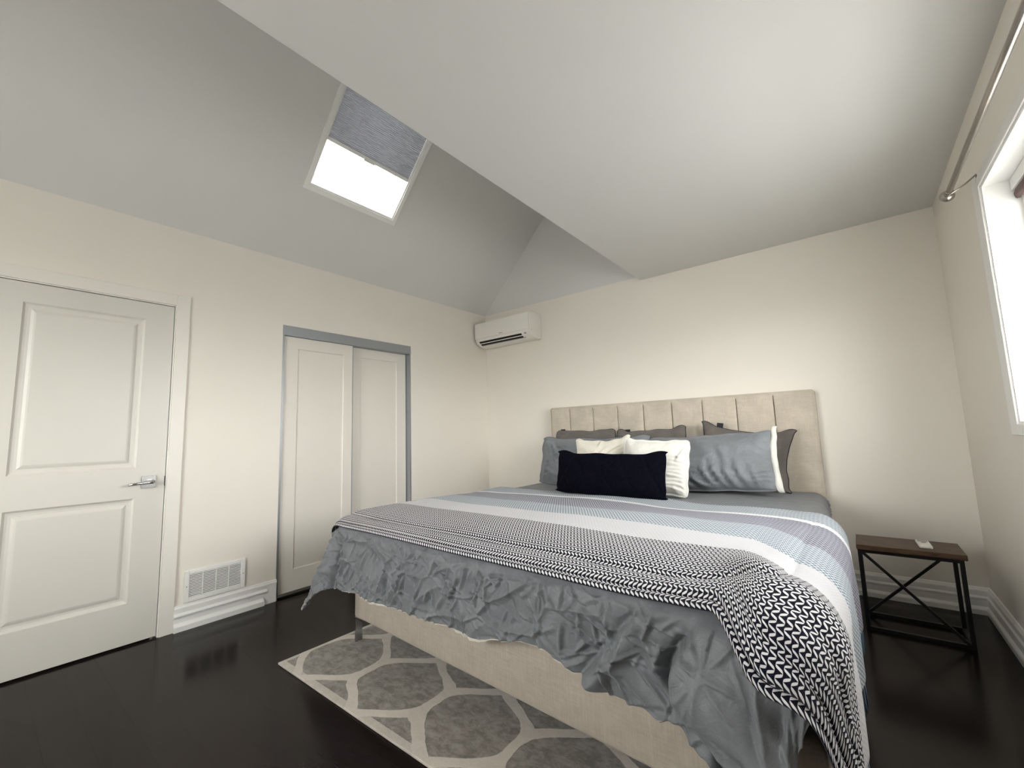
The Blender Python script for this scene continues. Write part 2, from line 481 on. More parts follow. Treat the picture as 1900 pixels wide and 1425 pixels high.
baseboard('baseboard_front', lambda a, b: (0, YB + a, b), lambda a, b: (XW, YB + a, b))
baseboard('trim_2', lambda a, b: (a, YB, b), lambda a, b: (a, D0 - .075, b))

# ------------------------------------------------------------------ room door
def ring(bm, fr, r0, r1):
    "four quads between two rectangles; fr maps (y,z,depth); r=(y0,y1,z0,z1,d)"
    def c(r): y0, y1, z0, z1, d = r; return [fr(y0, z0, d), fr(y1, z0, d), fr(y1, z1, d), fr(y0, z1, d)]
    A, C = c(r0), c(r1)
    for k in range(4): quad(bm, A[k], A[(k + 1) % 4], C[(k + 1) % 4], C[k])
def panel_slab(bm, y0, y1, z0, z1, xf, thick, panels, steps):
    "door leaf, front face at xf, panels = rects, steps = list of (inset, depth)"
    fr = lambda y, z, d: (xf - d, y, z)
    ys = sorted({y0, y1} | {p[0] for p in panels} | {p[1] for p in panels}); zs = sorted({z0, z1} | {p[2] for p in panels} | {p[3] for p in panels})
    for i in range(len(ys) - 1):
        for j in range(len(zs) - 1):
            cy, cz = (ys[i] + ys[i + 1]) / 2, (zs[j] + zs[j + 1]) / 2
            if any(p[0] < cy < p[1] and p[2] < cz < p[3] for p in panels): continue
            quad(bm, fr(ys[i], zs[j], 0), fr(ys[i + 1], zs[j], 0), fr(ys[i + 1], zs[j + 1], 0), fr(ys[i], zs[j + 1], 0))
    for p in panels:
        prev = (*p, 0)
        for ins, d in steps:
            cur = (p[0] + ins, p[1] - ins, p[2] + ins, p[3] - ins, d); ring(bm, fr, prev, cur); prev = cur
        a, b_, c, d_, dd = prev
        quad(bm, fr(a, c, dd), fr(b_, c, dd), fr(b_, d_, dd), fr(a, d_, dd))
    e = [(y0, z0), (y1, z0), (y1, z1), (y0, z1)]
    for k in range(4):
        (a, b_), (c, d_) = e[k], e[(k + 1) % 4]
        quad(bm, fr(a, b_, 0), fr(a, b_, thick), fr(c, d_, thick), fr(c, d_, 0))
    quad(bm, *[fr(a, b_, thick) for a, b_ in e])
    bmesh.ops.remove_doubles(bm, verts=bm.verts[:], dist=1e-5); bmesh.ops.recalc_face_normals(bm, faces=bm.faces[:])
bm = bmesh.new()
steps = [(.004, .004), (.010, .009), (.020, .0115), (.032, .0115), (.044, .006), (.052, .004)]
panel_slab(bm, D0 + .005, D1 - .006, .012, DZ - .007, -.004, .038, [(-3.68, -3.173, 1.012, 1.930), (-3.68, -3.173, .240, .835)], steps)
door = structure(link('door_1', bm, 'door'), 'white two-panel interior door with a chrome lever, left of the closet')
h = part('door_handle', B(-.004, .004, -3.146, -3.076, .890, .962, bev=.0015), 'chrome', door, 'square chrome lever handle')
bm = bmesh.new()
tube(bm, [(.003, -3.100, .927), (.045, -3.100, .927)], .012, 16)
tube(bm, [(.046, -3.094, .927), (.050, -3.105, .926), (.053, -3.130, .925), (.055, -3.17, .923), (.056, -3.214, .920)], [.009, .010, .0085, .007, .0065], 12)
part('lever', bm, 'chrome', h, smooth=True)
part('latch_plate', B(-.034, -.002, D1 - .008, D1 - .002, .895, .955), 'black_metal', door, 'dark latch in the gap of the door')
bm = bmesh.new()      # jamb and stop
for a in ((-.14, .0, D0 - .0, D0 + .002, 0, DZ), (-.14, .0, D1 - .002, D1, 0, DZ), (-.14, .0, D0, D1, DZ - .002, DZ), (-.054, -.042, D0, D0 + .012, 0, DZ), (-.054, -.042, D1 - .012, D1, 0, DZ), (-.054, -.042, D0, D1, DZ - .012, DZ)):
    box(bm, *a)
structure(link('trim_3', bm, 'trim'))
bm = bmesh.new(); cw = .075
for a in ((0, .012, D1 + .003, D1 + cw, 0, DZ + cw), (0, .012, D0 - cw, D0 - .003, 0, DZ + cw), (0, .012, D0 - .003, D1 + .003, DZ + .003, DZ + cw)):
    box(bm, *a, bev=.0015, seg=1)
structure(link('trim_4', bm, 'casing'))
structure(link('wall_hall', B(-1.0, -.6, -4.6, -2.6, -.1, 2.4), 'dark'))

# ------------------------------------------------------------------ closet with two sliding doors
bm = bmesh.new()     # closet interior box
for a in ((-.75, -.70, K0 - .1, K1 + .1, 0, 2.3), (-.70, -T, K0 - .15, K0 - .1, 0, 2.3), (-.70, -T, K1 + .1, K1 + .15, 0, 2.3), (-.70, -T, K0 - .1, K1 + .1, 2.25, 2.3)):
    box(bm, *a)
structure(link('wall_closet', bm, 'wall'))
bm = bmesh.new()
box(bm, -.10, .003, K0 + .001, K1 - .001, 1.962, KZ - .001, bev=.001, seg=1)
for a in ((-.11, -.001, K0 + .0005, K0 + .013, 0, 1.962), (-.11, -.001, K1 - .013, K1 - .0005, 0, 1.962)): box(bm, *a)
structure(link('trim_5', bm, 'alu'), 'grey aluminium closet track and side channels')
structure(link('trim_6', B(-.10, -.006, K0 + .013, K1 - .013, 0.0, .012), 'black_metal'))
st2 = [(.004, .0045), (.010, .006)]
def slider(n, y0, y1, xf, p, lab):
    bm = bmesh.new(); panel_slab(bm, y0, y1, .030, 1.960, xf, .028, [p], st2)
    d = structure(link(n, bm, 'closet'), lab)
    for ya, yb in ((y0 - .006, y0), (y1, y1 + .006)):
        part('edge_strip', B(xf - .030, xf + .003, ya, yb, .028, 1.960), 'alu', d, 'grey metal edge strip')
    return d
slider('door_2', K0 + .021, -1.752, -.016, (-2.225, -1.832, .185, 1.870), 'left sliding closet door with one long recessed panel')
slider('door_3', -1.800, K1 - .022, -.060, (-1.644, -1.250, .185, 1.875), 'right sliding closet door, set behind the left one')

# ------------------------------------------------------------------ wall vent
v = thing('return_air_vent', 'white louvred return air vent low on the left wall above the baseboard', 'vent', (0.0, -2.732, .158))
ya, yb, za, zb = -2.905, -2.560, .158, .350
ia, ib, ja, jb = -2.880, -2.586, .184, .326
bm = bmesh.new()
for a in ((0.0005, .011, ya, ia, za, zb), (0.0005, .011, ib, yb, za, zb), (0.0005, .011, ia, ib, za, ja), (0.0005, .011, ia, ib, jb, zb)): box(bm, *a, bev=.002, seg=1)
part('frame', bm, 'trim', v)
bm = bmesh.new(); n = 15
for i in range(n):
    z = ja + (jb - ja) * (i + .5) / n
    quad(bm, (.010, ia, z - .0024), (.010, ib, z - .0024), (.0036, ib, z + .0022), (.0036, ia, z + .0022))
    quad(bm, (.010, ia, z - .0024), (.010, ib, z - .0024), (.0098, ib, z - .0014), (.0098, ia, z - .0014))
for k in range(1, 4):
    y = ia + (ib - ia) * k / 4; box(bm, .003, .0102, y - .0022, y + .0022, ja, jb)
part('louvres', bm, 'trim', v)
part('backing', B(.0006, .002, ia, ib, ja, jb), 'dark', v, 'black sheet standing in for the shade behind the louvres')  # flat on the wall, its black replaces the shade of a duct
for y in (ya + .012, yb - .012):
    bm = bmesh.new(); bmesh.ops.create_uvsphere(bm, u_segments=10, v_segments=6, radius=.004, matrix=Matrix.Translation((.011, y, (za + zb) / 2)))
    part('screw', bm, 'greyplast', v)

# ------------------------------------------------------------------ skylight
sk = bpy.data.objects.new('window_1', None); COL.objects.link(sk); sk.location = sp(.84, -2.02); structure(sk, 'skylight in the sloped ceiling, half covered by a grey blind')
def slope_box(bm, x0, x1, y0, y1, d0, d1):
    A = [bm.verts.new(sp(a, b, d0)) for a, b in ((x0, y0), (x1, y0), (x1, y1), (x0, y1))]
    C = [bm.verts.new(sp(a, b, d1)) for a, b in ((x0, y0), (x1, y0), (x1, y1), (x0, y1))]
    for k in range(4): bm.faces.new((A[k], A[(k + 1) % 4], C[(k + 1) % 4], C[k]))
    bm.faces.new(A[::-1]); bm.faces.new(C)
    bmesh.ops.recalc_face_normals(bm, faces=bm.faces[:])
bm = bmesh.new(); w = .033
for a in ((OX0 - w * .72, OX0, OY0 - w, OY1 + w), (OX1, OX1 + w * .72, OY0 - w, OY1 + w), (OX0, OX1, OY0 - w, OY0), (OX0, OX1, OY1, OY1 + w)): slope_box(bm, *a, -.008, .004)
part('window_trim', bm, 'trim', sk)
bm = bmesh.new(); w = .012
for a in ((OX0, OX0 + w, OY0, OY1), (OX1 - w, OX1, OY0, OY1), (OX0 + w, OX1 - w, OY0, OY0 + w), (OX0 + w, OX1 - w, OY1 - w, OY1)): slope_box(bm, *a, .0, .24)
part('shaft_lining', bm, 'trim', sk)
bm = bmesh.new(); w = .045
for a in ((OX0 - .02, OX0 + w * .72, OY0 - .02, OY1 + .02), (OX1 - w * .72, OX1 + .02, OY0 - .02, OY1 + .02), (OX0 + w * .72, OX1 - w * .72, OY0 - .02, OY0 + w), (OX0 + w * .72, OX1 - w * .72, OY1 - w, OY1 + .02)): slope_box(bm, *a, .215, .26)
part('window_frame', bm, 'trim', sk)
bm = bmesh.new(); slope_box(bm, OX0 + .02, OX1 - .02, OY0 + .02, OY1 - .02, .235, .239)
part('pane', bm, 'glass', sk)
bl = thing('skylight_blind', 'grey pleated cellular blind pulled half way across the skylight', 'blind', sp(.95, -2.02, .02))
BX = .668
bm = bmesh.new()
y0, y1 = OY0 + .014, OY1 - .014
npl = 62; prev = None
for i in range(npl * 2 + 1):
    x = BX + .008 + (OX1 - .02 - BX - .008) * i / (npl * 2); d = .010 if i % 2 == 0 else .020
    cur = [bm.verts.new(sp(x, y0, d)), bm.verts.new(sp(x, y1, d))]
    if prev: bm.faces.new((prev[0], prev[1], cur[1], cur[0]))
    prev = cur
prev = None
for i in range(npl * 2 + 1):
    x = BX + .008 + (OX1 - .02 - BX - .008) * i / (npl * 2); d = .030 if i % 2 == 0 else .024
    cur = [bm.verts.new(sp(x, y0, d)), bm.verts.new(sp(x, y1, d))]
    if prev: bm.faces.new((prev[0], prev[1], cur[1], cur[0]))
    prev = cur
part('blind_fabric', bm, 'cell', bl)
bm = bmesh.new(); slope_box(bm, BX - .008, BX + .010, y0, y1, .006, .032)
rail = part('bottom_rail', bm, 'trim', bl, 'white bottom rail')
bm = bmesh.new(); slope_box(bm, BX - .014, BX - .008, -2.075, -1.985, .003, .010); slope_box(bm, BX - .010, BX + .004, -2.080, -2.068, -.004, .010); slope_box(bm, BX - .010, BX + .004, -1.992, -1.980, -.004, .010)
part('pull_handle', bm, 'trim', rail)

# ------------------------------------------------------------------ side window
win = bpy.data.objects.new('window_2', None); COL.objects.link(win); win.location = (4.0, -2.1, 1.62); structure(win, 'bright window in the right wall with white casing')
bm = bmesh.new(); c = .098
for a in ((WY1 - .0, WY1 + c, WZ0 - .045, WZ1 + c * .45), (WY0 - c, WY0, WZ0 - .045, WZ1 + c * .45), (WY0, WY1, WZ1, WZ1 + c * .45), (WY0, WY1, WZ0 - .045, WZ0)):
    box(bm, XW - .014, XW, a[0], a[1], a[2], a[3], bev=.0015, seg=1)
part('window_casing', bm, 'trim', win)
bm = bmesh.new(); j = .012
for a in ((WY1 - j, WY1, WZ0, WZ1), (WY0, WY0 + j, WZ0, WZ1), (WY0 + j, WY1 - j, WZ1 - j, WZ1), (WY0 + j, WY1 - j, WZ0, WZ0 + j)):
    box(bm, XW - .006, XW + .17, *a)
part('jamb_lining', bm, 'trim', win)
bm = bmesh.new(); f = .045; xf0, xf1 = XW + .10, XW + .165
ym = (WY0 + WY1) / 2
for a in ((WY1 - j - f, WY1 - j, WZ0 + j, WZ1 - j), (WY0 + j, WY0 + j + f, WZ0 + j, WZ1 - j), (WY0 + j + f, WY1 - j - f, WZ1 - j - f, WZ1 - j), (WY0 + j + f, WY1 - j - f, WZ0 + j, WZ0 + j + f), (ym - .03, ym + .03, WZ0 + j + f, WZ1 - j - f)):
    box(bm, xf0, xf1, *a, bev=.004, seg=1)
part('window_frame', bm, 'trim', win)
for ya, yb in ((WY0 + j + f, ym - .03), (ym + .03, WY1 - j - f)):
    part('pane', B(XW + .13, XW + .134, ya - .005, yb + .005, WZ0 + j + f - .005, WZ1 - j - f + .005), 'glass', win)
bd = thing('window_blind', 'white headrail with bunched brown fabric blind at the top of the side window', 'blind', (4.03, -2.1, WZ1 - .012))
part('headrail', B(3.998, 4.022, WY0 + .02, WY1 - .016, WZ1 - .062, WZ1 - .013, bev=.002), 'trim', bd, 'white headrail')
def folds(u, v):
    y = WY0 + .025 + (WY1 - .022 - WY0 - .025) * u
    a = v * 2 * PI
    r = 1 + .25 * noise.noise(Vector((y * 14, math.cos(a) * 1.5, math.sin(a) * 1.5)))
    return Vector((4.013 + .010 * math.cos(a) * r, y, WZ1 - .082 + .022 * math.sin(a) * r + .004 * noise.noise(Vector((y * 9, 3, 1)))))
part('bunched_fabric', grid(folds, lin(0, 1, 120), lin(0, 1, 25)), 'brownfab', bd, 'brown bunched fabric', smooth=True)
# added window behind the camera, never in view, put in as fill light
rw = bpy.data.objects.new('added_fill_window', None); COL.objects.link(rw); rw.location = (1.6, YB, 1.5); structure(rw)
bm = bmesh.new()
for a in ((RX0, RX0 + .05, RZ0, RZ1), (RX1 - .05, RX1, RZ0, RZ1), (RX0 + .05, RX1 - .05, RZ0, RZ0 + .05), (RX0 + .05, RX1 - .05, RZ1 - .05, RZ1), (1.575, 1.625, RZ0 + .05, RZ1 - .05)):
    box(bm, a[0], a[1], YB - .10, YB - .03, a[2], a[3])
part('window_frame', bm, 'trim', rw)
part('pane', B(RX0 + .05, RX1 - .05, YB - .07, YB - .066, RZ0 + .05, RZ1 - .05), 'glass', rw)
bm = bmesh.new()
for a in ((RX0 - .09, RX0, RZ0 - .09, RZ1 + .09), (RX1, RX1 + .09, RZ0 - .09, RZ1 + .09), (RX0, RX1, RZ0 - .09, RZ0), (RX0, RX1, RZ1, RZ1 + .09)): box(bm, a[0], a[1], YB, YB + .015, a[2], a[3])
part('window_casing', bm, 'trim', rw)

# ------------------------------------------------------------------ curtain rod
rod = thing('curtain_rod', 'brushed nickel curtain rod with ball finial above the side window', 'curtain rod', (XW, -1.13, 2.17))
RXX = 3.825
bm = bmesh.new(); tube(bm, [(RXX, -1.125, 2.165), (RXX, -2.80, 2.165)], .0115, 16); part('pole', bm, 'nickel', rod, smooth=True)
for yy, s in ((-1.100, 1), (-2.825, -1)):
    bm = bmesh.new()
    prof = [(-.030, .0), (-.028, .012), (-.018, .0145), (-.016, .0095), (-.010, .0095), (-.008, .017), (0, .024), (.010, .027), (.020, .023), (.027, .012), (.030, .0)]
    tube(bm, [(RXX, yy + s * a, 2.165) for a, r in prof], [max(r, .0005) for a, r in prof], 18); part('finial', bm, 'nickel', rod, smooth=True)
for yy in (-1.150, -2.77):
    bm = bmesh.new(); tube(bm, [(RXX + .0, yy, 2.152), (RXX + .005, yy, 2.150), (RXX + .05, yy, 2.176), (XW - .006, yy + .04, 2.222), (XW - .003, yy + .04, 2.190)], .0036, 8)
    tube(bm, [(RXX + .0125 * math.cos(a), yy, 2.165 + .0125 * math.sin(a)) for a in lin(PI, 2 * PI, 9)], .0022, 6)
    part('bracket', bm, 'nickel', rod, smooth=True)

# ------------------------------------------------------------------ air conditioner
ac = thing('air_conditioner', 'white wall-mounted air conditioner in the corner above the bed', 'air conditioner', (.42, 0, 2.15))
A0, A1, AZ0, AZ1, AD = .030, .815, 2.150, 2.432, .215
bm = bmesh.new()
prof = [(0, AZ0 + .006), (.0, AZ1), (.17, AZ1), (AD - .012, AZ1 - .006), (AD - .006, AZ1 - .030), (AD - .004, AZ0 + .085), (AD - .012, AZ0 + .060), (AD - .040, AZ0 + .035), (.130, AZ0 + .012), (.06, AZ0)]
prism(bm, prof, lambda a, b: (A0, -a - .001, b), lambda a, b: (A1, -a - .001, b))
bmesh.ops.bevel(bm, geom=[e for e in bm.edges if e.calc_length() < .5 and abs(e.verts[0].co.x - e.verts[1].co.x) < 1e-5], offset=.005, segments=2, affect='EDGES')
part('housing', bm, 'plastic', ac)
bm = bmesh.new()
prism(bm, [(AD - .006, AZ1 - .010), (AD + .006, AZ1 - .012), (AD + .008, AZ0 + .090), (AD - .004, AZ0 + .088)], lambda a, b: (A0 + .002, -a, b), lambda a, b: (A1 - .012, -a, b))
bmesh.ops.bevel(bm, geom=bm.edges[:], offset=.002, segments=2, affect='EDGES')
part('front_panel', bm, 'plastic', ac)
# outlet: slot shade painted as a black strip, with two vanes, following the curved underside
def under(s):     # s 0..1 from front lip to back, returns (depth, z)
    pts = [(AD - .004, AZ0 + .080), (AD - .012, AZ0 + .060), (AD - .040, AZ0 + .035), (.130, AZ0 + .012), (.06, AZ0)]
    s *= 4; i = min(3, int(s)); f = s - i
    return (pts[i][0] * (1 - f) + pts[i + 1][0] * f, pts[i][1] * (1 - f) + pts[i + 1][1] * f)
def strip(x0, x1, s0, s1, off):
    bm = bmesh.new(); pts = [under(s) for s in lin(s0, s1, 6)]
    for (a, b), (c_, d) in zip(pts, pts[1:]):
        n = Vector((-(c_ - a), 0, 0)); nn = Vector((b - d, 0)).to_3d() if 0 else None
        tx, tz = c_ - a, d - b; L = math.hypot(tx, tz); nx, nzv = -tz / L * 1.0, tx / L
        nx, nzv = -tz / L, tx / L
        if nzv > 0: nx, nzv = -nx, -nzv
        q = lambda x, p, w: (x, -(p[0] + nx * w), p[1] + nzv * w)
        quad(bm, q(x0, (a, b), off), q(x1, (a, b), off), q(x1, (c_, d), off), q(x0, (c_, d), off))
        quad(bm, q(x0, (a, b), .0), q(x0, (a, b), off), q(x0, (c_, d), off), q(x0, (c_, d), .0))
        quad(bm, q(x1, (a, b), .0), q(x1, (a, b), off), q(x1, (c_, d), off), q(x1, (c_, d), .0))
    return bm
part('outlet', strip(A0 + .05, A1 - .125, .24, .66, .0025), 'dark', ac, 'black strip standing in for the shade of the air outlet')
part('vane', strip(A0 + .055, A1 - .115, .40, .47, .006), 'plastic', ac, 'white louvre vane')
part('vane', strip(A0 + .055, A1 - .10, .60, .66, .006), 'greyplast', ac, 'grey lower vane')
part('logo', B(.395, .445, -AD - .0092, -AD - .0075, AZ0 + .103, AZ0 + .110), 'greyplast', ac, 'small grey maker mark')
part('indicator', strip(A1 - .085, A1 - .060, .20, .36, .003), 'greyplast', ac, 'small grey sensor window')
part('side_screw', B(A1 - .0005, A1 + .001, -.190, -.182, AZ0 + .078, AZ0 + .088), 'greyplast', ac)

# ------------------------------------------------------------------ rug
bm = bmesh.new(); box(bm, .945, 3.22, -2.735, -1.25, .0005, .011, bev=.003, seg=2)
tag(link('area_rug', bm, 'rug'), 'taupe rug with cream trellis lines, partly under the foot of the bed', 'rug')

# ------------------------------------------------------------------ bed
bed = thing('upholstered_bed', 'beige linen upholstered bed frame with tall channelled headboard', 'bed', (2.1, -1.25, 0))
HX0, HX1, HZ = .948, 3.190, 1.392
seams = [1.180, 1.436, 1.688, 1.933, 2.183, 2.430, 2.682, 2.935]
def head_xs():
    xs = set(lin(HX0, HX1, 90))
    for s in seams:
        for d in (-.03, -.015, -.007, -.004, -.002, 0, .002, .004, .007, .015, .03): xs.add(s + d)
    for e_ in (.004, .010, .018, .028): xs.add(HX0 + e_); xs.add(HX1 - e_)
    return sorted(xs)
def head_fn(x, z):
    y = -.098
    if z < 1.375:
        g = min(abs(x - s) for s in seams)
        fade = sst(1.375, 1.33, z)
        y += .030 * math.exp(-(g / .0024) ** 2) * fade + .004 * math.exp(-(g / .022) ** 2) * fade
    ed = min(x - HX0, HX1 - x, HZ - z)
    y += .014 * (1 - sst(0, .022, ed))
    y -= .0015 * noise.noise(Vector((x * 6, z * 5, 2)))
    # round the top corners
    cx = HX0 + .02 if x < 2 else HX1 - .02; xx, zz = x, z
    dx = max(0, (cx - x) if x < 2 else (x - cx)); dz = max(0, z - (HZ - .02))
    if dx > 0 and dz > 0:
        L = math.hypot(dx, dz)
        k = max(dx, dz) / L
        xx = cx + (x - cx) * k; zz = HZ - .02 + dz * k
    return Vector((xx + .001 * noise.noise(Vector((z * 7, x, 1))), y, zz + .001 * noise.noise(Vector((x * 6, 5, z)))))
zs = sorted(set(lin(.15, 1.30, 24) + [1.32, 1.34, 1.35, 1.36, 1.368, 1.375, 1.379, 1.383, 1.387, 1.390, HZ]))
bm = grid(head_fn, head_xs(), zs)
be = [e for e in bm.edges if e.is_boundary]
r = bmesh.ops.extrude_edge_only(bm, edges=be)
for vv in r['geom']:
    if isinstance(vv, bmesh.types.BMVert): vv.co.y = -.012
be = [e for e in bm.edges if e.is_boundary]
bmesh.ops.contextual_create(bm, geom=be)
bmesh.ops.recalc_face_normals(bm, faces=bm.faces[:])
hb = part('headboard', bm, 'linen', bed, 'beige headboard with vertical channels', smooth=True)
def foot_y(x): return -2.372 - .058 * (x - 1.06)
def rail(name, pts, th, z0, z1, lab):
    "pts: outer line; th: inward offset vector"
    bm = bmesh.new(); (xa, ya), (xb, yb) = pts; n = 30; rows = []
    prof = [(0.0, z0 + .012), (.004, z0 + .003), (.012, z0), (.058, z0), (.070, z0 + .01), (.070, z1 - .02), (.060, z1 - .004), (.045, z1), (.022, z1), (.008, z1 - .008), (.0, z1 - .024)]
    for i in range(n + 1):
        f = i / n; px, py = xa + (xb - xa) * f, ya + (yb - ya) * f
        rows.append([bm.verts.new((px + th[0] * a + .0012 * noise.noise(Vector((px * 4, py * 4, b * 8))), py + th[1] * a, b + .001 * noise.noise(Vector((px * 5, py * 5, 9)))) ) for a, b in prof])
    m_ = len(prof)
    for i in range(n):
        for k in range(m_): bm.faces.new((rows[i][k], rows[i + 1][k], rows[i + 1][(k + 1) % m_], rows[i][(k + 1) % m_]))
    bm.faces.new(rows[0]); bm.faces.new(rows[-1][::-1])
    bmesh.ops.recalc_face_normals(bm, faces=bm.faces[:])
    bmesh.ops.bevel(bm, geom=[e for e in bm.edges if len(e.link_faces) == 2 and e.calc_face_angle(0) > 1.2], offset=.006, segments=2, affect='EDGES')
    return part(name, bm, 'rail_linen', bed, lab, smooth=True)
FZ0, FZ1 = .140, .385
rail('foot_rail', ((1.062, foot_y(1.062)), (3.262, foot_y(3.262))), (0.05, 1), FZ0, FZ1, 'beige padded foot rail')
rail('side_rail', ((3.262, foot_y(3.262) + .071), (3.228, -.13)), (-1, 0), FZ0, FZ1, None)
rail('side_rail', ((1.062, foot_y(1.062) + .071), (.985, -.13)), (1, 0), FZ0, FZ1, None)
bm = bmesh.new(); box(bm, 1.14, 3.18, -2.29, -.11, FZ0 + .02, .215); part('platform', bm, 'deck', bed)
for x, y in ((1.085, -2.335), (3.20, -2.42), (1.04, -.25), (3.17, -.25)):
    bm = bmesh.new()
    s = -1 if x < 2 else 1
    prism(bm, [(0, 0.012), (.010 * s, .012), (.014 * s, FZ0 + .002), (.062 * -s, FZ0 + .002), (.062 * -s, FZ0 - .006), (.004 * s, FZ0 - .006)], lambda a, b: (x + a, y, b), lambda a, b: (x + a, y - .042, b))
    part('leg', bm, 'chrome', bed, 'chrome bracket leg')
tag(link('mattress', B(1.13, 3.17, -2.28, -.12, .216, .640, bev=.05, seg=4), 'white', smooth=True), 'white mattress lying on the beige bed under the duvet', 'mattress')

# ------------------------------------------------------------------ cloth over the bed
ZT, RR = .672, .085
def xl(v): return 1.045 + .02 * sst(-2.4, 0, v) * 0      # core rectangle, left / right / foot
def xr(v): return 3.205 - .085 * sst(-1.5, -.15, v)
def yf(u): return -2.385 - .050 * (u - 1.06)
def drape(u, v, off=0.0, flare=.06, iso=False):
    """cloth coords (u across, v along, toward foot negative) -> point on the made-up bed, off = distance above it"""
    vc = v
    L, Rr = xl(vc), xr(max(v, -2.4)); u_in = min(max(u, L), Rr); Y = yf(u_in)
    a = (u - Rr) if u > Rr else (u - L if u < L else 0.0)
    b = (v - Y) if v < Y else 0.0
    d = math.hypot(a, b)
    bx, by = u_in, max(v, Y)
    puff = .012 * noise.noise(Vector((bx * 1.7, by * 1.7, 4.1))) + .006 * noise.noise(Vector((bx * 4.5, by * 4.5, 7.7)))
    edge = min(bx - L, Rr - bx, by - Y)
    fe = math.sqrt(max(0.0, 1 - (1 - min(max(edge, 0.0) / .25, 1)) ** 2))
    z = ZT + puff * .6 * sst(0, .15, max(edge, 0.0)) + .048 * fe * sst(-1.15, -1.95, by)
    if d < 1e-6: return Vector((bx, by, z + off)), Vector((0, 0, 1)), 0.0
    dx, dy = a / d, b / d
    R2 = RR + off; Rq = R2 if iso else RR; q = Rq * PI / 2
    if d < q:
        t = d / Rq; h = R2 * math.sin(t); dz = RR - R2 * math.cos(t); n = Vector((dx * math.sin(t), dy * math.sin(t), math.cos(t)))
    else:
        e_ = d - q; c_ = abs(dx * dy) * 2
        h = R2 + e_ * flare * c_; dz = RR + e_ * math.sqrt(max(.2, 1 - (flare * c_) ** 2)); n = Vector((dx, dy, 0))
    return Vector((bx + dx * h, by + dy * h, z - dz)), n, d

HEM = [(1.0, .335), (1.08, .318), (1.25, .335), (1.47, .338), (1.82, .352), (2.0, .352), (2.12, .360), (2.30, .392), (2.40, .412), (2.49, .420), (2.56, .405), (2.62, .388), (2.70, .362), (2.87, .346), (2.94, .352), (3.0, .30), (3.06, .24), (3.12, .19), (3.165, .215), (3.205, .37)]
def hem_z(u):
    if u <= HEM[0][0]: return HEM[0][1]
    for (a, b), (c_, d) in zip(HEM, HEM[1:]):
        if u <= c_: f = (u - a) / (c_ - a); f = f * f * (3 - 2 * f); return b + (d - b) * f
    return HEM[-1][1]
def B_of(u):
    return ZT - RR - hem_z(u) + RR * PI / 2
AL, AR = .40, .34
rnd = random.Random(21)
CR = []
def rad(x, y, n, L, spread=2 * PI, a0=0, w=.006, h=.007):
    for i in range(n):
        a = a0 + spread * (i + rnd.uniform(-.3, .3)) / n; l = L * rnd.uniform(.5, 1)
        CR.append((x + math.cos(a) * l, y + math.sin(a) * l, a, l, w * rnd.uniform(.8, 1.5), h * rnd.uniform(.6, 1.3), rnd.uniform(-2.5, 2.5)))
for i in range(26):
    rad(1.0 + 2.05 * (i + rnd.random()) / 26, rnd.choice([.10, .17, .24, .31, .37]) + rnd.uniform(-.03, .03), rnd.randint(5, 8), .085, a0=rnd.uniform(0, 6))
for i in range(210):
    a = rnd.choice([.75, -.7, 1.2, -1.15, .25]) + rnd.uniform(-.3, .3)
    CR.append((rnd.uniform(.9, 3.0), rnd.uniform(.05, .42), a, rnd.uniform(.025, .08), rnd.uniform(.0045, .009), rnd.uniform(.003, .009), rnd.uniform(-3, 3)))
for i in range(16):      # softer, longer folds over the near corner
    CR.append((rnd.uniform(3.05, 3.3), rnd.uniform(.15, .5), 1.45 + rnd.uniform(-.35, .35), rnd.uniform(.05, .12), rnd.uniform(.006, .011), rnd.uniform(.003, .008), rnd.uniform(-1, 1)))
for i in range(60):      # left end panel
    CR.append((rnd.uniform(.65, 1.05), rnd.uniform(.0, .42), rnd.uniform(0, 3.1), rnd.uniform(.03, .09), .007, rnd.uniform(.003, .007), rnd.uniform(-2, 2)))
CREASE = Creases(CR)
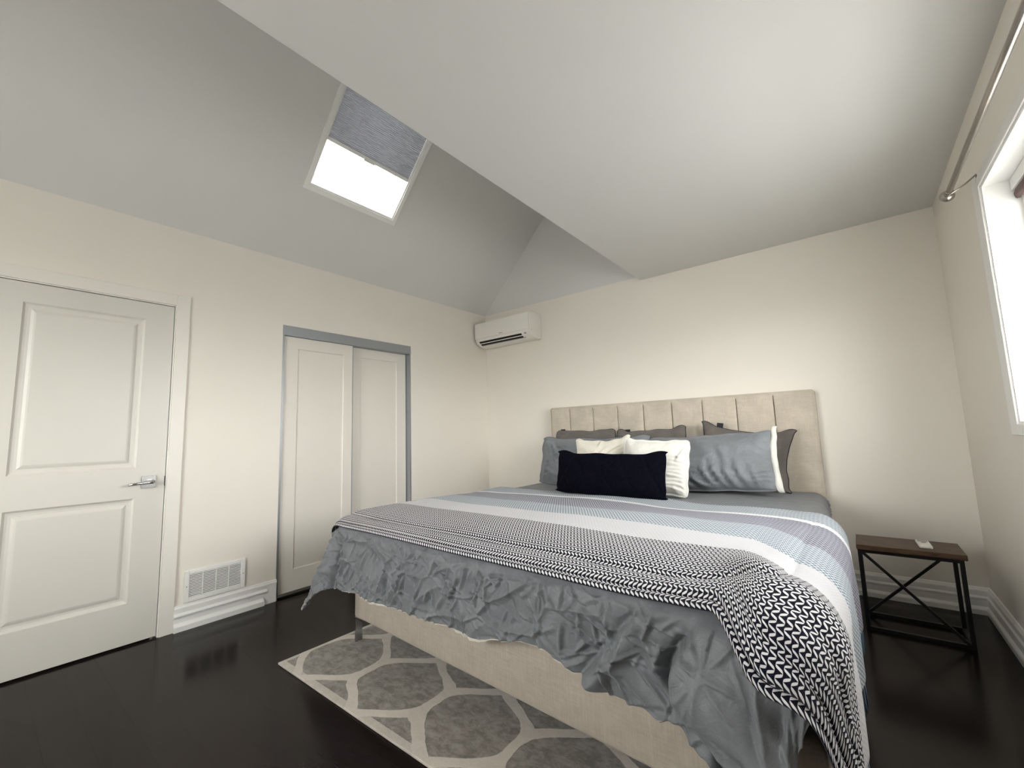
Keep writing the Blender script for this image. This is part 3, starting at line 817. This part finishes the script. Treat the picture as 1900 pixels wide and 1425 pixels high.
def duvet_pt(u, s):
    "s in 0..1 on the flat, 1..2 over the foot end"
    uc = min(max(u, xl(-2)), xr(-2.4)); Y = yf(uc)
    if s <= 1: v = -.155 + (Y + .155) * s
    else:
        Bm = B_of(uc)
        if u > xr(-2.4): Bm = Bm + (.10 - Bm) * sst(0, .20, u - xr(-2.4))
        v = Y - (s - 1) * Bm
    p, n, d = drape(u, v, 0, .42 if u < 2 else .05)
    hang = sst(.072, .125, d)
    front = sst(.0, .1, max(0.0, Y - v))
    q = Vector((u, v, 0))
    # crumple: facets between sharp creases at two sizes, strongest on the hanging parts
    w = q + Vector((noise.noise(q * 3.1), noise.noise(q * 3.1 + Vector((5, 2, 1))), 0)) * .07
    c1 = facet(Vector((w.x * 3.6 + w.y * 2.4, w.y * 5.2 - w.x * 2.4, .3)))
    bb0 = max(0.0, Y - v); ucc = 3.018 - .09 * sst(.06, .24, bb0) + .13 * sst(.27, .40, bb0)
    calm = 1 - .62 * sst(-.01, .03, u - ucc) * front - .2 * sst(3.1, 3.25, u)
    disp = hang * calm * (1 - .6 * front * sst(1.8, 2, s)) * (.036 * c1) + (1 - hang) * .003 * c1
    disp += hang * (1 - .25 * front * sst(1.8, 2, s)) * CREASE(u, Y - v) * 1.45
    disp += hang * .010 * noise.noise(Vector((u * 4.2, v * 3, 8)))
    # broad folds under the hem of the foot end
    disp += front * .016 * math.sin(u * 15 + 1.2 * math.sin(v * 9)) * sst(1, 1.9, s) * .6
    # the big corner fold of the near right corner
    bb = max(0.0, Y - v)
    uc0 = ucc
    step = sst(-.008, .022, u - uc0)
    bul = front * sst(.06, .14, bb) * step
    k = max(0.0, 1 - ((u - (uc0 + .13)) / .17) ** 2)
    disp += bul * (.026 + .052 * k * sst(.10, .28, bb)) * (1 - .7 * sst(3.22, 3.36, u))
    disp -= front * .055 * math.exp(-((u - uc0 + .008) / .016) ** 2) * sst(.10, .2, bb)
    disp += bul * .016 * math.exp(-((u - (3.135 + .10 * sst(.15, .4, bb))) / .016) ** 2) * sst(.12, .25, bb)
    disp -= bul * .012 * math.exp(-((u - (3.20 - .02 * bb)) / .014) ** 2) * sst(.16, .28, bb)
    # second small crease in the fold
    disp -= bul * .016 * math.exp(-((u - (uc0 + .075 + .3 * max(0, bb - .3))) / .016) ** 2) * sst(.30, .40, bb)
    # slanting pulled fold left of it
    l = (u - 2.67) - (.36 - bb) * .85
    disp += front * .026 * math.exp(-(l / .04) ** 2) * sst(.06, .16, bb) * sst(.56, .40, bb)
    disp -= front * .020 * math.exp(-((l + .05) / .022) ** 2) * sst(.06, .16, bb)
    l2 = (u - 2.47) - (bb - .30) * .4
    disp -= front * .012 * math.exp(-(l2 / .03) ** 2) * sst(.22, .34, bb)
    # left corner: folded back panel
    lc = (u - 1.085) - (bb - .12) * -.28
    disp -= front * .022 * math.exp(-(lc / .016) ** 2) * sst(.10, .18, bb)
    p = p + n * (disp + .004)
    # keep the cloth outside the bed rails
    if p.z < .40 and front > .5 and n.z < .3 and u < 3.3 and u > 1.05: p.y = min(p.y, foot_y(p.x) - .012)
    p.x += hang * .004 * noise.noise(Vector((u * 9, v * 9, 1)))
    p.z += hang * front * .006 * noise.noise(Vector((u * 14, 3, 3))) * sst(1.7, 2, s)
    return p
us = lin(1.045 - AL, 1.045, 46)[:-1] + lin(1.045, 3.205, 600)[:-1] + lin(3.205, 3.205 + AR, 44)
ss_ = lin(0, .9, 80)[:-1] + lin(.9, 1, 14)[:-1] + lin(1, 2, 130)
dv = link('duvet', grid(duvet_pt, us, ss_), ['duvet', 'cream'], smooth=True)
md = dv.modifiers.new('thickness', 'SOLIDIFY'); md.thickness = .010; md.offset = 1; md.material_offset = 0; md.material_offset_rim = 1; md.use_rim = True
tag(dv, 'crumpled slate grey duvet hanging over the foot of the bed', 'duvet')

# blanket
V0 = .100           # how far it hangs past the foot line
TL, TR, TLEN = .38, .42, 1.445
def throw_edge(u): return .018 * math.sin(u * 2.1 + .6) + .010 * math.sin(u * 5.3)
def throw_pt(u, w):
    "w = metres from the foot edge of the throw"
    uc = min(max(u, 1.045), 3.205)
    v = yf(uc) - V0 - (.10 * sst(3.06, 3.20, u) + .10 * sst(3.18, 3.45, u)) * (1 - .8 * sst(.45, 1.5, w)) + w + .18 * sst(.85, 1.4, w) * (math.exp(-((u - 1.95) / .55) ** 2) - .15 * sst(2.7, 3.1, u))
    p, n, d = drape(u, v, .026, .10, True)
    if u < 1.045 and w < .5:
        pass
    off = 0
    corner = sst(3.05, 3.30, u)
    lcorner = sst(1.10, .98, u)
    off -= (.010 + .012 * corner) * math.exp(-((w - .022) / .007) ** 2)
    off -= .016 * corner * math.exp(-((w - .075 - .015 * math.sin(u * 9)) / .016) ** 2)
    off -= .010 * corner * math.exp(-((w - .14) / .014) ** 2)
    off += .006 * noise.noise(Vector((u * 2.2, w * 5, 3))) + .010 * corner
    hang = sst(.12, .3, d)
    off += hang * .020 * math.sin(w * 17 + 1) * (1 - corner * .4) * sst(.1, .3, w) * (1 if u > 2 else .6)
    # bulge over the corner fold of the duvet, and broad waves along the head edge
    off += .045 * corner * sst(3.50, 3.25, u) * sst(.45, .1, w) * .6
    off += .018 * math.exp(-((u - 3.0) / .16) ** 2) * sst(.16, .02, w) + .050 * math.exp(-((u - 3.17) / .11) ** 2) * sst(.5, .1, w) + .010 * sst(.12, 0, w) * sst(1.1, 1.4, u)
    if w > 1.1: off += .006 * math.sin(u * 6.5 + .5) * sst(1.1, 1.4, w)
    return p + n * (off)
us = lin(1.045 - TL, 1.045, 50)[:-1] + lin(1.045, 3.205, 210)[:-1] + lin(3.205, 3.205 + TR, 54)
ws = lin(0, .12, 25)[:-1] + lin(.12, TLEN, 120)
TP = [[throw_pt(u, w) for w in ws] for u in us]
ic = min(range(len(us)), key=lambda i: abs(us[i] - 2.1))
AU = [[0.0] * len(ws) for _ in us]; AV = [[0.0] * len(ws) for _ in us]
for j in range(len(ws)):
    for i in range(ic + 1, len(us)): AU[i][j] = AU[i - 1][j] + (TP[i][j] - TP[i - 1][j]).length
    for i in range(ic - 1, -1, -1): AU[i][j] = AU[i + 1][j] - (TP[i][j] - TP[i + 1][j]).length
for i in range(len(us)):
    for j in range(1, len(ws)): AV[i][j] = AV[i][j - 1] + (TP[i][j] - TP[i][j - 1]).length
bm = bmesh.new(); G_ = [[bm.verts.new(p) for p in row] for row in TP]
l1 = bm.loops.layers.uv.new('UVMap'); l2 = bm.loops.layers.uv.new('Weave')
for i in range(len(us) - 1):
    for j in range(len(ws) - 1):
        f = bm.faces.new((G_[i][j], G_[i + 1][j], G_[i + 1][j + 1], G_[i][j + 1]))
        for l, (a, b) in zip(f.loops, ((i, j), (i + 1, j), (i + 1, j + 1), (i, j + 1))):
            l[l1].uv = (us[a], ws[b]); l[l2].uv = (AU[a][b], AV[a][b])
th = link('throw_blanket', bm, 'throw', smooth=True)
md = th.modifiers.new('thickness', 'SOLIDIFY'); md.thickness = .007; md.offset = 1
tag(th, 'woven throw blanket in black, white and pale blue bands spread across the duvet', 'blanket')
def lining_pt(u, k):
    uc = min(max(u, xl(-2)), xr(-2.4)); b = B_of(uc)
    p = duvet_pt(u, 2 - .05 * (1 - k))
    lo = .004 + .020 * max(0, noise.noise(Vector((u * 3.1, 2, 2))) + .15) + .006 * noise.noise(Vector((u * 22, 5, 2)))
    return p + Vector((0, .005 + .002 * noise.noise(Vector((u * 40, k, 1))), -lo * k))
part('lining', grid(lining_pt, lin(1.07, 2.85, 300), lin(0, 1, 6)), 'cream', dv, 'cream lining showing below the hem', smooth=True)
cols = ['tassel_blue', 'tassel_navy', 'tassel_white']
def tassels(side, u_edge, sgn):
    for i in range(44):
        w = .02 + (TLEN - .04) * (i + .5) / 44
        p = throw_pt(u_edge, w); q = throw_pt(u_edge - sgn * .02, w)
        d = (p - q).normalized(); bm = bmesh.new()
        for k in range(4):
            j = Vector((random.uniform(-.2, .2), random.uniform(-.25, .25), 0))
            pts = [p + Vector((0, (k - 1.5) * .003, 0)), p + (d + Vector((0, 0, -.6)) + j * .5).normalized() * .03, p + Vector((0, 0, -.060 - random.random() * .015)) + j * .03 + d * .02]
            tube(bm, pts, [.0022, .0028, .0016], 5)
        c_ = 'tassel_navy' if w < BANDS[0] else (random.choice(['tassel_white', 'tassel_blue']) if random.random() < .5 else 'tassel_blue')
        part('tassel', bm, c_, th, smooth=True)
tassels('right', 3.205 + TR, 1); tassels('left', 1.045 - TL, -1)

# ------------------------------------------------------------------ pillows
def pillow(name, label, cat, group, w, h, t, base, lean, roll=0, turn=0, m='slate', pipe=None, ears=.0, pinch=.06, wr=.006, seed=0, flange=0.0, extra=None, sag=0.0, wrdir=(1, 1), cr=None):
    """upright pillow: base = point under its middle, lean = backward tilt, roll = tilt in its own plane"""
    root = thing(name, label, cat, base, group)
    Rm = Matrix.Rotation(turn, 4, 'Z') @ Matrix.Rotation(-lean, 4, 'X') @ Matrix.Rotation(roll, 4, 'Y')
    def surf(a, b, side):
        # a,b in -1..1
        ex = 1 - pinch * (1 - b * b) ; ez = 1 - pinch * 1.2 * (1 - a * a)
        x = a * w / 2 * ex; z = b * h / 2 * ez
        ca, cb = abs(a), abs(b)
        z += ears * h * sst(.62, .9, ca) * sst(.4, .9, b)
        x += ears * .5 * w * sst(.8, 1, cb) * a * sst(.7, 1, ca)
        fl = flange
        aa = min(1, ca / (1 - fl)) if fl else ca; bb = min(1, cb / (1 - fl)) if fl else cb
        prof = max(0, (1 - aa ** 2.6)) ** .62 * max(0, (1 - bb ** 2.6)) ** .62
        th_ = t / 2 * prof * (1 + .18 * (-b)) + .003
        q = Vector((a * 1.3 * wrdir[0] + seed, b * 1.1 * wrdir[1], seed * 1.7))
        qq = q + Vector((noise.noise(q * 1.3), noise.noise(q * 1.3 + Vector((3, 3, 3))), 0)) * .4
        c = ridge(Vector((qq.x * 2.2 + qq.y * 1.3, qq.y * 3.4 - qq.x * 1.6, seed))) * .6 + ridge(Vector((qq.x * 5 - qq.y * 3, qq.y * 6 + qq.x * 3, seed + 4))) * .4
        rim = sst(0, .25, prof)
        th_ += wr * (c - .3) * (.35 + .65 * sst(.8, -.6, b)) * rim
        th_ += wr * 1.2 * noise.noise(Vector((a * 2.1, b * 2.1, seed + 9))) * rim
        if cr and side: th_ += 1.8 * cr(x, z + h / 2) * rim
        rc_ = 1 - .10 * (ca * cb) ** 6; x *= rc_; z *= rc_
        x += .008 * noise.noise(Vector((b * 3, seed, a))); z += .012 * noise.noise(Vector((a * 2.6, seed + 5, b)))
        if extra: x, th_, z = extra(a, b, side, x, th_, z)
        z += -sag * (a * a)
        return Rm @ Vector((x, -th_ if side else th_, z + h / 2))
    bm = bmesh.new(); N = 56; lay = bm.loops.layers.uv.new('UVMap')
    def dist(i): s = -1 + 2 * i / N; return math.copysign(1 - (1 - abs(s)) ** 1.25, s)
    L = [[None] * (N + 1) for _ in range(N + 1)]; K = [[None] * (N + 1) for _ in range(N + 1)]
    for i in range(N + 1):
        for j in range(N + 1):
            a, b = dist(i), dist(j)
            L[i][j] = bm.verts.new(surf(a, b, 1)); K[i][j] = bm.verts.new(surf(a, b, 0))
    def setuv(f, idx):
        for l, (i, j) in zip(f.loops, idx): l[lay].uv = (dist(i) * w / 2, dist(j) * h / 2)
    for i in range(N):
        for j in range(N):
            ii = [(i, j), (i + 1, j), (i + 1, j + 1), (i, j + 1)]
            setuv(bm.faces.new([L[p][q] for p, q in ii]), ii)
            jj = ii[::-1]; setuv(bm.faces.new([K[p][q] for p, q in jj]), jj)
    ring_ = [(i, 0) for i in range(N)] + [(N, j) for j in range(N)] + [(i, N) for i in range(N, 0, -1)] + [(0, j) for j in range(N, 0, -1)]
    edge = []
    for k in range(len(ring_)):
        (i, j), (p, q) = ring_[k], ring_[(k + 1) % len(ring_)]
        setuv(bm.faces.new((L[i][j], K[i][j], K[p][q], L[p][q])), [(i, j), (i, j), (p, q), (p, q)])
        edge.append((L[i][j].co + K[i][j].co) / 2)
    bmesh.ops.recalc_face_normals(bm, faces=bm.faces[:])
    zmin = min(v_.co.z for v_ in bm.verts)
    off = Vector((0, 0, -zmin)); bmesh.ops.translate(bm, verts=bm.verts[:], vec=off); edge = [e_ + off for e_ in edge]
    me = link('cover', bm, m, None, True); me.parent = root
    if pipe:
        pb = bmesh.new(); tube(pb, edge, pipe[1], 7, closed=True); o = link('piping', pb, pipe[0], None, True); o.parent = root
        o['label'] = 'dark piping around the edge' if pipe[0] == 'piping' else 'edge seam'
    return root, Rm, off
D = math.radians
C_KR = Creases([(.02, .10, D(125), .11, .012, .016, 1), (.08, .12, D(118), .13, .013, .020, 1), (.15, .11, D(115), .12, .012, .016, 1.5), (.22, .13, D(112), .12, .012, .013, 1), (-.06, .07, D(135), .09, .011, .012, 1), (-.15, .06, D(150), .08, .012, .010, 0), (.30, .10, D(108), .10, .011, .010, 0), (.0, .05, D(160), .16, .010, .010, .5), (.12, .26, D(110), .12, .018, .008, 1)], .08)
C_KL = Creases([(-.40, .30, D(-62), .14, .012, .020, 2), (-.34, .30, D(-50), .15, .012, .018, 1), (-.44, .20, D(-80), .14, .011, .014, 0), (-.30, .20, D(-40), .13, .012, .014, 1), (-.36, .12, D(-30), .12, .012, .016, -1), (-.42, .08, D(20), .08, .010, .012, 0), (-.28, .33, D(-15), .12, .010, .012, 2), (.22, .38, D(-20), .10, .010, .014, 1), (.30, .36, D(30), .10, .010, .014, 1)], .08)
C_WL = Creases([(.08, .27, D(38), .16, .010, .014, .8), (.10, .22, D(42), .15, .010, .014, .5), (.15, .30, D(35), .10, .009, .010, 1), (.0, .38, D(80), .05, .009, .008, 0), (-.02, .25, D(50), .12, .010, .007, 0), (.19, .18, D(60), .09, .009, .010, 1)], .08)
C_WR = Creases([(.17, .05 + .028 * k, D(-14 + 7 * (k % 3)), .07 + .02 * (k % 2), .007, .007, 1) for k in range(9)] + [(.20, .30, D(60), .08, .010, .008, 1)], .08)
PT = ZT + .008
G = 'taupe pillows along the headboard'
def dkpipe(r=.0045): return ('piping', r)
e1 = pillow('euro_pillow', 'taupe melange pillow with dark piping, leftmost of the three at the headboard', 'pillow', G, .655, .500, .15, (1.395, -.275, PT), .16, .005, 0, 'taupe', dkpipe(), ears=.015, pinch=.07, wr=.006, seed=1)
e2 = pillow('euro_pillow', 'taupe melange pillow with dark piping, middle one of the three at the headboard', 'pillow', G, .615, .480, .15, (2.040, -.275, PT), .16, -.035, 0, 'taupe', dkpipe(), ears=.05, pinch=.07, wr=.005, seed=2)
e3 = pillow('euro_pillow', 'taupe melange pillow with dark piping behind the large slate pillow on the right', 'pillow', G, .655, .455, .15, (2.695, -.275, PT), .16, .14, 0, 'taupe', dkpipe(), ears=.06, pinch=.17, wr=.006, seed=3)
for (root, Rm, off), (a, w_, h_) in zip((e1, e2, e3), ((-.24, .655, .5), (-.20, .625, .48), (-.18, .655, .455))):
    bm = bmesh.new(); box(bm, a - .022, a + .022, -.004, .004, h_ - .035, h_ + .004); bmesh.ops.transform(bm, matrix=Rm, verts=bm.verts[:]); bmesh.ops.translate(bm, verts=bm.verts[:], vec=off)
    o = link('tag', bm, 'piping'); o.parent = root; o['label'] = 'small black fabric tag'
pillow('king_pillow', 'slate grey king pillow at the left side of the bed', 'pillow', 'slate king pillows', 1.06, .435, .19, (1.60, -.53, PT), .26, 0, .03, 'slate', dkpipe(.003), ears=.05, pinch=.06, wr=.018, cr=C_KL, seed=4, flange=.05)
def band(a, b, side, x, t_, z): return x, t_, z
k2 = pillow('king_pillow', 'slate grey king pillow with a white edge band at the right side of the bed', 'pillow', 'slate king pillows', .90, .420, .20, (2.55, -.53, PT), .24, -.05, 0, 'slate', None, ears=.03, pinch=.05, wr=.010, cr=C_KR, seed=5.4, flange=.04)
# white end band of the right slate pillow
root, Rm, off = k2
bm = bmesh.new(); N = 30
def eb(s, q):
    b = -1 + 2 * s; z = b * .430 / 2 * .985 + .215; zz = z + .030 * .43 * sst(.5, 1, b)
    x = .450 * (1 - .05 * (1 - b * b)) + .004 + .006 * noise.noise(Vector((b * 4, 1, 2)))
    wd = .030 + .006 * math.sin(b * 6) ; yy = -.008 - .012 * math.sin(q * PI) + .007 * math.sin(b * 9)
    return Rm @ Vector((x - wd * (1 - q), yy * (1 - abs(b) ** 6), zz)) + off
bm = grid(eb, lin(0, 1, 40), lin(0, 1, 8))
o = link('edge_band', bm, 'white', None, True); o.parent = root; o['label'] = 'white edge band'
mm = o.modifiers.new('t', 'SOLIDIFY'); mm.thickness = .006
pillow('throw_pillow', 'warm white square cushion behind the left half of the navy cushion', 'cushion', 'white throw cushions', .485, .425, .15, (1.81, -.72, PT), .22, -.04, .04, 'white_warm', None, ears=.055, pinch=.10, wr=.010, cr=C_WL, seed=6)
pillow('throw_pillow', 'white flanged cushion sticking out to the right of the navy cushion', 'cushion', 'white throw cushions', .50, .395, .15, (2.25, -.83, PT + .008), .20, .05, -.03, 'white', ('white', .002), ears=.02, pinch=.06, wr=.010, cr=C_WR, seed=7, flange=.07)
pillow('lumbar_pillow', 'long navy cable-knit lumbar cushion in front of all the pillows', 'cushion', None, .835, .300, .14, (2.025, -1.08, PT + .016), .20, .01, .0, 'navy', None, ears=.09, pinch=.045, wr=.006, seed=8)

# ------------------------------------------------------------------ side table and remote
tb = thing('side_table', 'small side table with brown wood top and black X-braced metal frame', 'table', (3.555, -.48, 0))
bm = bmesh.new(); box(bm, 3.333, 3.776, -.628, -.348, .433, .460, bev=.002, seg=1); part('tabletop', bm, 'walnut', tb, 'brown wood top')
X0, X1, Y0, Y1, s = 3.346, 3.754, -.606, -.366, .018
for x in (X0, X1):
    for y in (Y0, Y1): part('leg', B(x - s / 2, x + s / 2, y - s / 2, y + s / 2, 0, .433), 'black_metal', tb)
h = s / 2
for z in (.009, .424):
    for y in (Y0, Y1): part('frame_rail', B(X0 + h, X1 - h, y - h, y + h, z - h, z + h), 'black_metal', tb)
    for x in (X0, X1): part('frame_rail', B(x - h, x + h, Y0 + h, Y1 - h, z - h, z + h), 'black_metal', tb)
bm = bmesh.new(); beam(bm, (X0 + .01, Y0, .417), (X1 - .01, Y0, .016), .014, (0, 1, 0)); part('cross_brace', bm, 'black_metal', tb)
bm = bmesh.new(); beam(bm, (X1 - .01, Y1, .417), (X0 + .01, Y1, .016), .014, (0, 1, 0)); part('cross_brace', bm, 'black_metal', tb)
rc = thing('remote_control', 'white air conditioner remote lying on the brown side table', 'remote', (3.628, -.49, .460))
rc.rotation_euler = (0, 0, .03)
def loc(bm, name, m, lab=None):
    o = link(name, bm, m); o.parent = rc
    if lab: o['label'] = lab
bm = bmesh.new(); box(bm, -.028, .028, -.078, .078, 0.0, .017, bev=.007, seg=3); loc(bm, 'case', 'plastic')
bm = bmesh.new(); box(bm, -.021, .021, .020, .066, .0165, .0178, bev=.0004, seg=1); loc(bm, 'display', 'greyplast', 'grey display')
bm = bmesh.new(); box(bm, -.023, .023, -.066, -.018, .0165, .0185, bev=.0008, seg=1); loc(bm, 'cover', 'plastic')
bm = bmesh.new(); box(bm, -.010, .010, -.006, .008, .0165, .0195, bev=.001, seg=1); loc(bm, 'button', 'greyplast')
